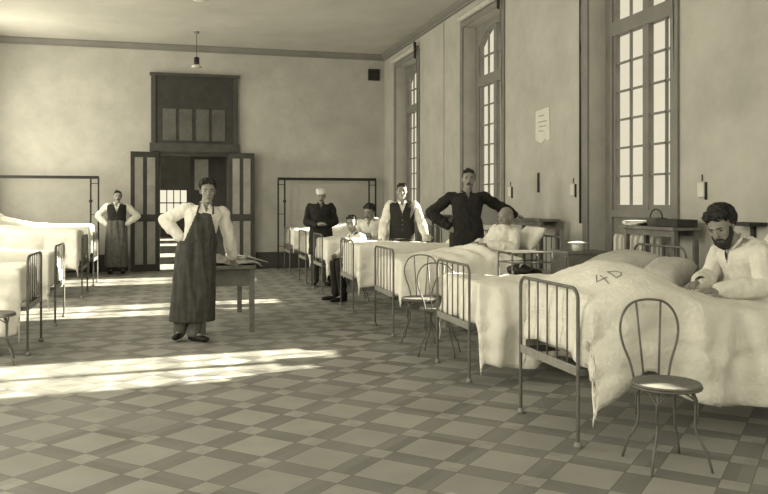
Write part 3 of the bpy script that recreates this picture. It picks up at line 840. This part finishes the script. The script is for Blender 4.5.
        for x in (-.04, -.01, .02, .05): ell(bm, P(x, .046, .092+vol*.5), .024*hk, (.022+vol*.2)*hk, (.018+vol*.4)*hk, M, 8, 6)
        def cut(p):
            q = p-hc; y = q.dot(f)/hk; z = q.dot(u)/hk
            return (y > .02 and z < .046+y*.42+(.014+vol*.9)*noise.noise(p*40)) or z < -.055 or (y > -.0 and z < .0)
        hb = eval_mesh(bm, .006 if vox < .008 else .008, 1, cut, fold=.003+vol*.5, fseed=seed, stretch=(60, 60, 45))
        obj('hair', hb, mh, root, smooth=(hairstyle == 'short'))
    else:
        bm = B()
        for s in (-1, 1): ell(bm, P(s*.072, -.015, .01), .010*hk, .030*hk, .030*hk, M, 10, 8)
        ell(bm, P(0, -.085, .0), .055*hk, .020*hk, .035*hk, M, 10, 8)
        obj('hair', eval_mesh(bm, .006, 1, fold=.002, stretch=(45, 45, 30)), M_hair_g, root, smooth=True)
    if moustache or beard:
        bm = B()
        for s in (-1, 1): limb(bm, [P(s*.004, .104, -.048), P(s*.030, .088, -.058)], [.008*hk, .005*hk], 8)
        obj('moustache', eval_mesh(bm, .004, 1), mh, root, smooth=True)
    if beard:
        bm = B()
        ell(bm, P(0, .062, -.092), .046*hk, .044*hk, .040*hk, M); ell(bm, P(0, .050, -.120), .034*hk, .034*hk, .028*hk, M)
        for s in (-1, 1): limb(bm, [P(s*.068, .012, -.005), P(s*.060, .030, -.055), P(s*.035, .062, -.09)], [.012*hk, .018*hk, .024*hk])
        def cutb(p):
            q = p-hc; return q.dot(f)/hk > .085 and q.dot(u)/hk > -.074
        obj('beard', eval_mesh(bm, .005, 1, cutb, fold=.004, fseed=seed, stretch=(40, 40, 25)), mh, root, smooth=True)
    if cap:
        bm = B(); loft(bm, [(P(0, -.012, .045), .084*hk, .104*hk, r, f), (P(0, -.012, .075), .088*hk, .108*hk, r, f), (P(0, -.015, .115), .090*hk, .105*hk, r, f), (P(0, -.02, .135), .07*hk, .085*hk, r, f)], 20)
        obj('cap', eval_mesh(bm, .008, 2), M_enamel, root, smooth=True)
    # garments
    mt = mtop or M_shirt
    fdz = dict(fold=.009*k, fseed=seed, stretch=(9, 9, 6))
    bm = B(); torso(bm, .020, hi=.96); arms(bm, .019, .97)
    if skirt:                                          # tunic or coat that falls from the waist
        z1, ww = skirt; base = V((pel.x, pel.y, z1))
        loft(bm, [(pel+V((0, 0, .22)), .17*k, .13*k, hside, fw), (pel, .20*k, .155*k, hside, fw), (base, ww, ww*.75, hside, fw)], 20)
    vd = (nek-che).normalized()
    def neckhole(p):
        q = p-nek; d_ = q.dot(fw); h_ = q.dot(vd); w_ = q.dot(side)
        return h_ > .012 and (q-vd*h_).length < .075 or (d_ > .02 and h_ > -.09 and abs(w_) < .035*(h_+.09)/.09)
    obj('coat' if coat else 'shirt', eval_mesh(bm, vox, 2, neckhole, **fdz), mt, root, smooth=True)
    bm = B()
    for s in (-1, 1):
        a = nek+side*.058*s*k-fw*.01+vd*.02; b_ = nek+side*.035*s*k+fw*.068*k-vd*.01; c_ = nek+side*.012*s*k+fw*.088*k-vd*.065
        tube(bm, [nek-fw*.062*k+vd*.03, a, b_, c_], [.008, .012, .013, .004], 8)
    obj('collar', bm, mt, root, smooth=True)
    if vest:
        bm = B(); torso(bm, .036, hi=.96)
        for s in 'RL': limb(bm, [nek.lerp(j['sh'+s], .35)-vd*.03, nek.lerp(j['sh'+s], .80)-vd*.02], [.062*k, .052*k])
        def cutv(p):
            q = p-nek; d_ = q.dot(fw); h_ = q.dot(vd); w_ = abs(q.dot(side))
            return (h_ > .0 and w_ < .07*k) or (d_ > 0 and h_ > -.19 and w_ < .06*k*(h_+.19)/.17) or h_ < -.56*k or w_ > .185*k and h_ < -.02
        vb = eval_mesh(bm, vox, 2, cutv)
        vo = obj('waistcoat', vb, M_vest, root, smooth=True)
        for q in range(4):
            bm = B(); p = nek-vd*(.22+.07*q)+fw*(.155)*k; ell(bm, p, .007, .007, .007, None, 8, 6); obj('button', bm, M_iron, vo, smooth=True)
    if legs:
        bm = B(); torso(bm, .012, hi=.40); legsf(bm, .018, .030)
        obj('trousers', eval_mesh(bm, max(vox, .009), 2, lambda p: p.z < .055, fold=.008, fseed=seed+3, stretch=(7, 7, 4)), trousers or M_trous, root, smooth=True)
        for s in 'RL':
            an, to = j['an'+s], j['toe'+s]; d = (to-an); d.z = 0; d.normalize(); sd_ = d.cross(V((0, 0, 1)))
            bm = B()
            h = an-V((0, 0, .05)) if an.z > .07 else an
            z0 = min(an.z-.075, to.z-.02)
            c0 = an-d*.045; c0.z = z0+.04; tt = to+d*.04; tt.z = z0+.03
            up_ = V((0, 0, 1))
            loft(bm, [(c0-d*.015, .026, .030, sd_, up_), (c0+d*.02, .036, .042, sd_, up_), (c0.lerp(tt, .45)+V((0, 0, .004)), .038, .038, sd_, up_), (c0.lerp(tt, .75), .046, .030, sd_, up_), (tt-d*.01, .036, .024, sd_, up_), (tt+d*.012, .016, .014, sd_, up_)], 14)
            limb(bm, [c0+d*.03+V((0, 0, .02)), an+V((0, 0, .06))], [.042, .045])
            box(bm, *(min(c0.x, c0.x), c0.x+.001, c0.y, c0.y+.001, c0.z, c0.z+.001))
            obj('boot', eval_mesh(bm, .007, 1, lambda p: p.z < z0-.001), M_boot, root, smooth=True)
    if braces:
        for s in (-1, 1):
            P_ = [pel+side*.09*s*k+fw*.135*k+vd*.12, che+side*.085*s*k+fw*.150*k, nek.lerp(che, .25)+side*.085*s*k+fw*.118*k, nek+side*.09*s*k+vd*.01+fw*.01, che+side*.06*s*k-fw*.150*k, pel+side*.05*s*k-fw*.13*k+vd*.1]
            bm = B(); tube(bm, P_, .011, 6); obj('brace_strap', bm, M_vest, root, smooth=True)
    if apron:
        ma, hem, ww, shift, bib = apron
        bm = B()
        def shf(z):
            t = (pel.z-z)/max(.01, pel.z-hem); return V((shift[0]*t, shift[1]*t, 0))
        rings = []
        for t in (0, .25, .5, .75, 1):
            z = pel.z*(1-t)+hem*t; c = V((pel.x, pel.y, z))+shf(z)
            rings.append((c, .20*k*(1-t)+ww*t, .168*k*(1-t)+ww*.75*t, hside, fw))
        rings = rings[::-1]+[(pel.lerp(che, .45), .190*k, .158*k, (hside+side).normalized(), fw)]
        hi = [(che, .18*k, .162*k, side, fw), (nek.lerp(che, .45), .15*k, .150*k, side, fw)]
        loft(bm, rings+(hi if bib else []), 24)
        def cuta(p):
            q = p-nek; d_ = (p-(pel if p.z < che.z else che)).dot(fw)
            w_ = abs((p-che).dot(side)); zz = (p-che).dot(vd)
            if p.z < hem+.008: return True
            if (p-V((p.x, p.y, pel.z))).length >= 0 and p.z < pel.z:
                c = V((pel.x, pel.y, 0))+shf(p.z); return (p-V((c.x, c.y, p.z))).dot(fw) < -.05
            if p.z > pel.z+.10:
                lim = .175-.10*min(1, max(0, (p.z-pel.z-.10)/.30)); return d_ < .02 or w_ > lim*k
            return d_ < -.03
        ab = eval_mesh(bm, .009, 2, cuta, fold=.014, fseed=seed+5, stretch=(11, 11, 1.6))
        ap = obj('apron', ab, ma, root, smooth=True); ap.modifiers.new('t', 'SOLIDIFY').thickness = .006
        bm = B(); n = 24
        tube(bm, [pel.lerp(che, .40)+hside*.196*k*math.cos(2*PI*q/n)+fw*.166*k*math.sin(2*PI*q/n) for q in range(n+1)], .008, 6, False); obj('apron_tie', bm, ma, root, smooth=True)
        if bib:
            for s in (-1, 1):
                bm = B(); tube(bm, [nek.lerp(che, .42)+side*.08*s*k+fw*.150*k, nek.lerp(che, .2)+side*.075*s*k+fw*.125*k, nek+side*.065*s*k+fw*.035*k+vd*.015, nek-fw*.07*k+vd*.01], .009, 6)
                obj('apron_strap', bm, ma, root, smooth=True)
    return root

# the aproned man at the table
p1 = person('man in white shirt and long dark apron leaning on the wooden table', loc=(.20, 8.62, 0), rz=math.radians(-2), seed=1, vox=.0075,
  J=dict(pelvis=(.04, 0, .93), chest=(.10, -.01, 1.20), neck=(.145, 0, 1.42), head=(.165, -.03, 1.56), shR=(-.03, .0, 1.385), shL=(.31, .02, 1.355),
    elR=(-.28, .08, 1.26), wrR=(-.115, -.04, 1.075), elL=(.385, .10, 1.09), wrL=(.42, .25, .86),
    hipR=(-.05, 0, .90), hipL=(.13, 0, .90), knR=(-.08, -.04, .49), knL=(.06, .02, .49), anR=(-.12, .04, .10), anL=(.02, -.06, .08), toeR=(-.16, -.08, .04), toeL=(.13, -.16, .03), face=(.05, -1, -.06)),
  apron=(M_apron, .20, .225, (-.035, 0), True), hairstyle='messy', curl=(.9, .15), handdir=((.75, -.25, -.6), (.15, .5, -.55)), handn=((-.4, -.8, .3), (.3, .3, .9)), trousers=M_trous_l)
# man by the left door leaf
p2 = person('man in dark waistcoat and long grey apron by the left door leaf', loc=(-1.08, 17.05, 0), rz=0, seed=2, vox=.012,
  J=dict(shR=(-.17, 0, 1.385), elR=(-.37, .08, 1.18), wrR=(-.19, -.04, 1.00), elL=(.40, .08, 1.17), wrL=(.18, -.06, 1.02), head=(.02, -.03, 1.565), face=(.1, -1, 0)),
  vest=True, apron=(M_apron_l, .14, .22, (-.02, 0), False), hairstyle='short', moustache=True, curl=(.8, .8), handdir=((.8, -.2, -.5), (-.8, -.2, -.5)))
# man with white cap
p3 = person('man in white cap and dark coat reading between beds at the back', loc=(2.50, 13.72, 0), rz=math.radians(-8), seed=3, vox=.011,
  J=dict(elR=(-.25, .02, 1.11), elL=(.25, .02, 1.11), wrR=(-.07, -.22, 1.06), wrL=(.07, -.22, 1.06), head=(0, -.04, 1.555), face=(0, -1, -.2)),
  coat=True, mtop=M_coat, cap=True, moustache=True, skirt=(.55, .21), handdir=((.6, -.6, .1), (-.6, -.6, .1)), handn=((-.3, -.3, -.9), (.3, -.3, -.9)))
# white scarf and small bowl of the man with the cap
t = thing('booklet', 'small pale booklet held by the man in the white cap', 'booklet', (2.47, 13.43, 1.09), math.radians(-8))
for s in (-1, 1):
    M = Matrix.Rotation(s*.25, 4, 'Y'); bm = B(); box(bm, *sorted((0, s*.08)), -.06, .05, 0, .006, M); obj('page', bm, M_paper, t)
# waistcoated man
p6 = person('man in black waistcoat and white sleeves standing between two beds', loc=(3.36, 11.62, 0), rz=math.radians(-14), seed=6, vox=.010, k=1.02,
  J=dict(pelvis=(0, 0, .96), chest=(0, -.01, 1.28), neck=(0, 0, 1.465), head=(0, -.03, 1.61), shR=(-.185, .01, 1.42), shL=(.185, .01, 1.42),
   elR=(-.27, -.03, 1.14), wrR=(-.31, -.17, .92), elL=(.29, -.03, 1.15), wrL=(.34, -.20, .96), hipR=(-.09, 0, .92), hipL=(.09, 0, .92), face=(-.03, -1, -.03)),
  vest=True, curl=(.6, .7))
# dark-shirted man
p7 = person('tall moustached man in dark shirt, hand on hip, behind the bald man', loc=(3.60, 9.50, 0), rz=math.radians(-14), seed=7, vox=.009, k=1.08, headk=1.07,
  J=dict(pelvis=(.0, 0, 1.02), chest=(0, -.01, 1.36), neck=(.0, 0, 1.575), head=(.02, -.03, 1.735), shR=(-.20, .01, 1.52), shL=(.20, .01, 1.52),
   elR=(-.46, .07, 1.31), wrR=(-.235, -.06, 1.15), elL=(.42, .08, 1.40), wrL=(.64, .16, 1.29), hipR=(-.095, 0, .98), hipL=(.095, 0, .98),
   knR=(-.10, -.03, .54), knL=(.10, -.03, .54), face=(-.1, -1, -.03)),
  mtop=M_coat, moustache=True, skirt=(.72, .215), curl=(.8, .5), handdir=((.7, -.2, -.6), (.8, -.2, -.25)), handn=((-.3, -.8, .2), (.1, .1, 1)))
# bearded man sitting in the nearest bed
p9 = person('bearded man in white nightshirt sitting up in the nearest bed', loc=(3.83, 4.74, -.03), rz=-PI/2, seed=9, vox=.0065, legs=False,
  J=dict(pelvis=(0, .02, .86), chest=(0, .03, 1.06), neck=(0, -.05, 1.20), head=(-.01, -.155, 1.305), shR=(-.19, -.01, 1.14), shL=(.19, -.01, 1.14),
   elR=(-.24, -.09, .93), wrR=(-.02, -.34, .925), elL=(.30, -.07, .92), wrL=(.23, -.36, .90), hipR=(-.09, 0, .86), hipL=(.09, 0, .86), face=(.42, -.8, -.42), up=(0, -.35, .94)),
  hairstyle='bushy', beard=True, curl=(.45, .3), handdir=((.45, -.85, -.12), (-.15, -.95, -.1)), handn=((-.1, -.1, 1), (.1, -.1, 1)))
# bald man reclining
p8 = person('bald old man in white shirt reclining in bed against pillow', loc=(3.62, 8.70, 0), rz=math.radians(-75), seed=8, vox=.009, legs=False, hair='grey', headk=1.0,
  J=dict(pelvis=(0, .0, .90), chest=(0, .11, 1.03), neck=(0, .20, 1.15), head=(0, .19, 1.275), shR=(-.18, .20, 1.10), shL=(.18, .20, 1.10),
   elR=(-.26, .08, .94), wrR=(-.12, -.13, .97), elL=(.27, .08, .93), wrL=(.12, -.14, .96), hipR=(-.09, 0, .88), hipL=(.09, 0, .88), face=(.25, -1, -.1), up=(0, .1, 1)),
  hairstyle='bald', moustache=True, curl=(.5, .5), handn=((-.1, 0, 1), (.1, 0, 1)))
# boy with boots
p4 = person('boy with dark braces and boots sitting on chair between beds', loc=(2.70, 11.52, 0), rz=math.radians(-80), seed=4, vox=.009, k=.9, headk=.97,
  J=dict(pelvis=(0, 0, .56), chest=(0, -.05, .84), neck=(0, -.10, 1.0), head=(.0, -.15, 1.14), shR=(-.15, -.08, .955), shL=(.15, -.08, .955),
   elR=(-.22, -.12, .76), wrR=(-.14, -.32, .68), elL=(.30, -.10, .86), wrL=(.34, -.30, .90), hipR=(-.09, 0, .54), hipL=(.09, 0, .54),
   knR=(-.11, -.38, .56), knL=(.11, -.38, .56), anR=(-.10, -.36, .10), anL=(.12, -.33, .10), toeR=(-.12, -.52, .03), toeL=(.14, -.49, .03), face=(.75, -.6, -.15)),
  braces=True, hairstyle='short', trousers=M_coat)
# man sitting in the bed behind him
p5 = person('dark-haired man in white shirt sitting in bed behind the boy', loc=(3.18, 12.75, 0), rz=math.radians(-35), seed=5, vox=.010, legs=False,
  J=dict(pelvis=(0, 0, .84), chest=(0, -.03, 1.03), neck=(0, -.07, 1.17), head=(.0, -.12, 1.29), shR=(-.18, -.05, 1.12), shL=(.18, -.05, 1.12),
   elR=(-.26, -.10, .94), wrR=(-.12, -.27, .93), elL=(.26, -.10, .94), wrL=(.12, -.27, .93), hipR=(-.09, 0, .84), hipL=(.09, 0, .84), face=(-.25, -1, -.3)),
  moustache=True, hairstyle='messy')
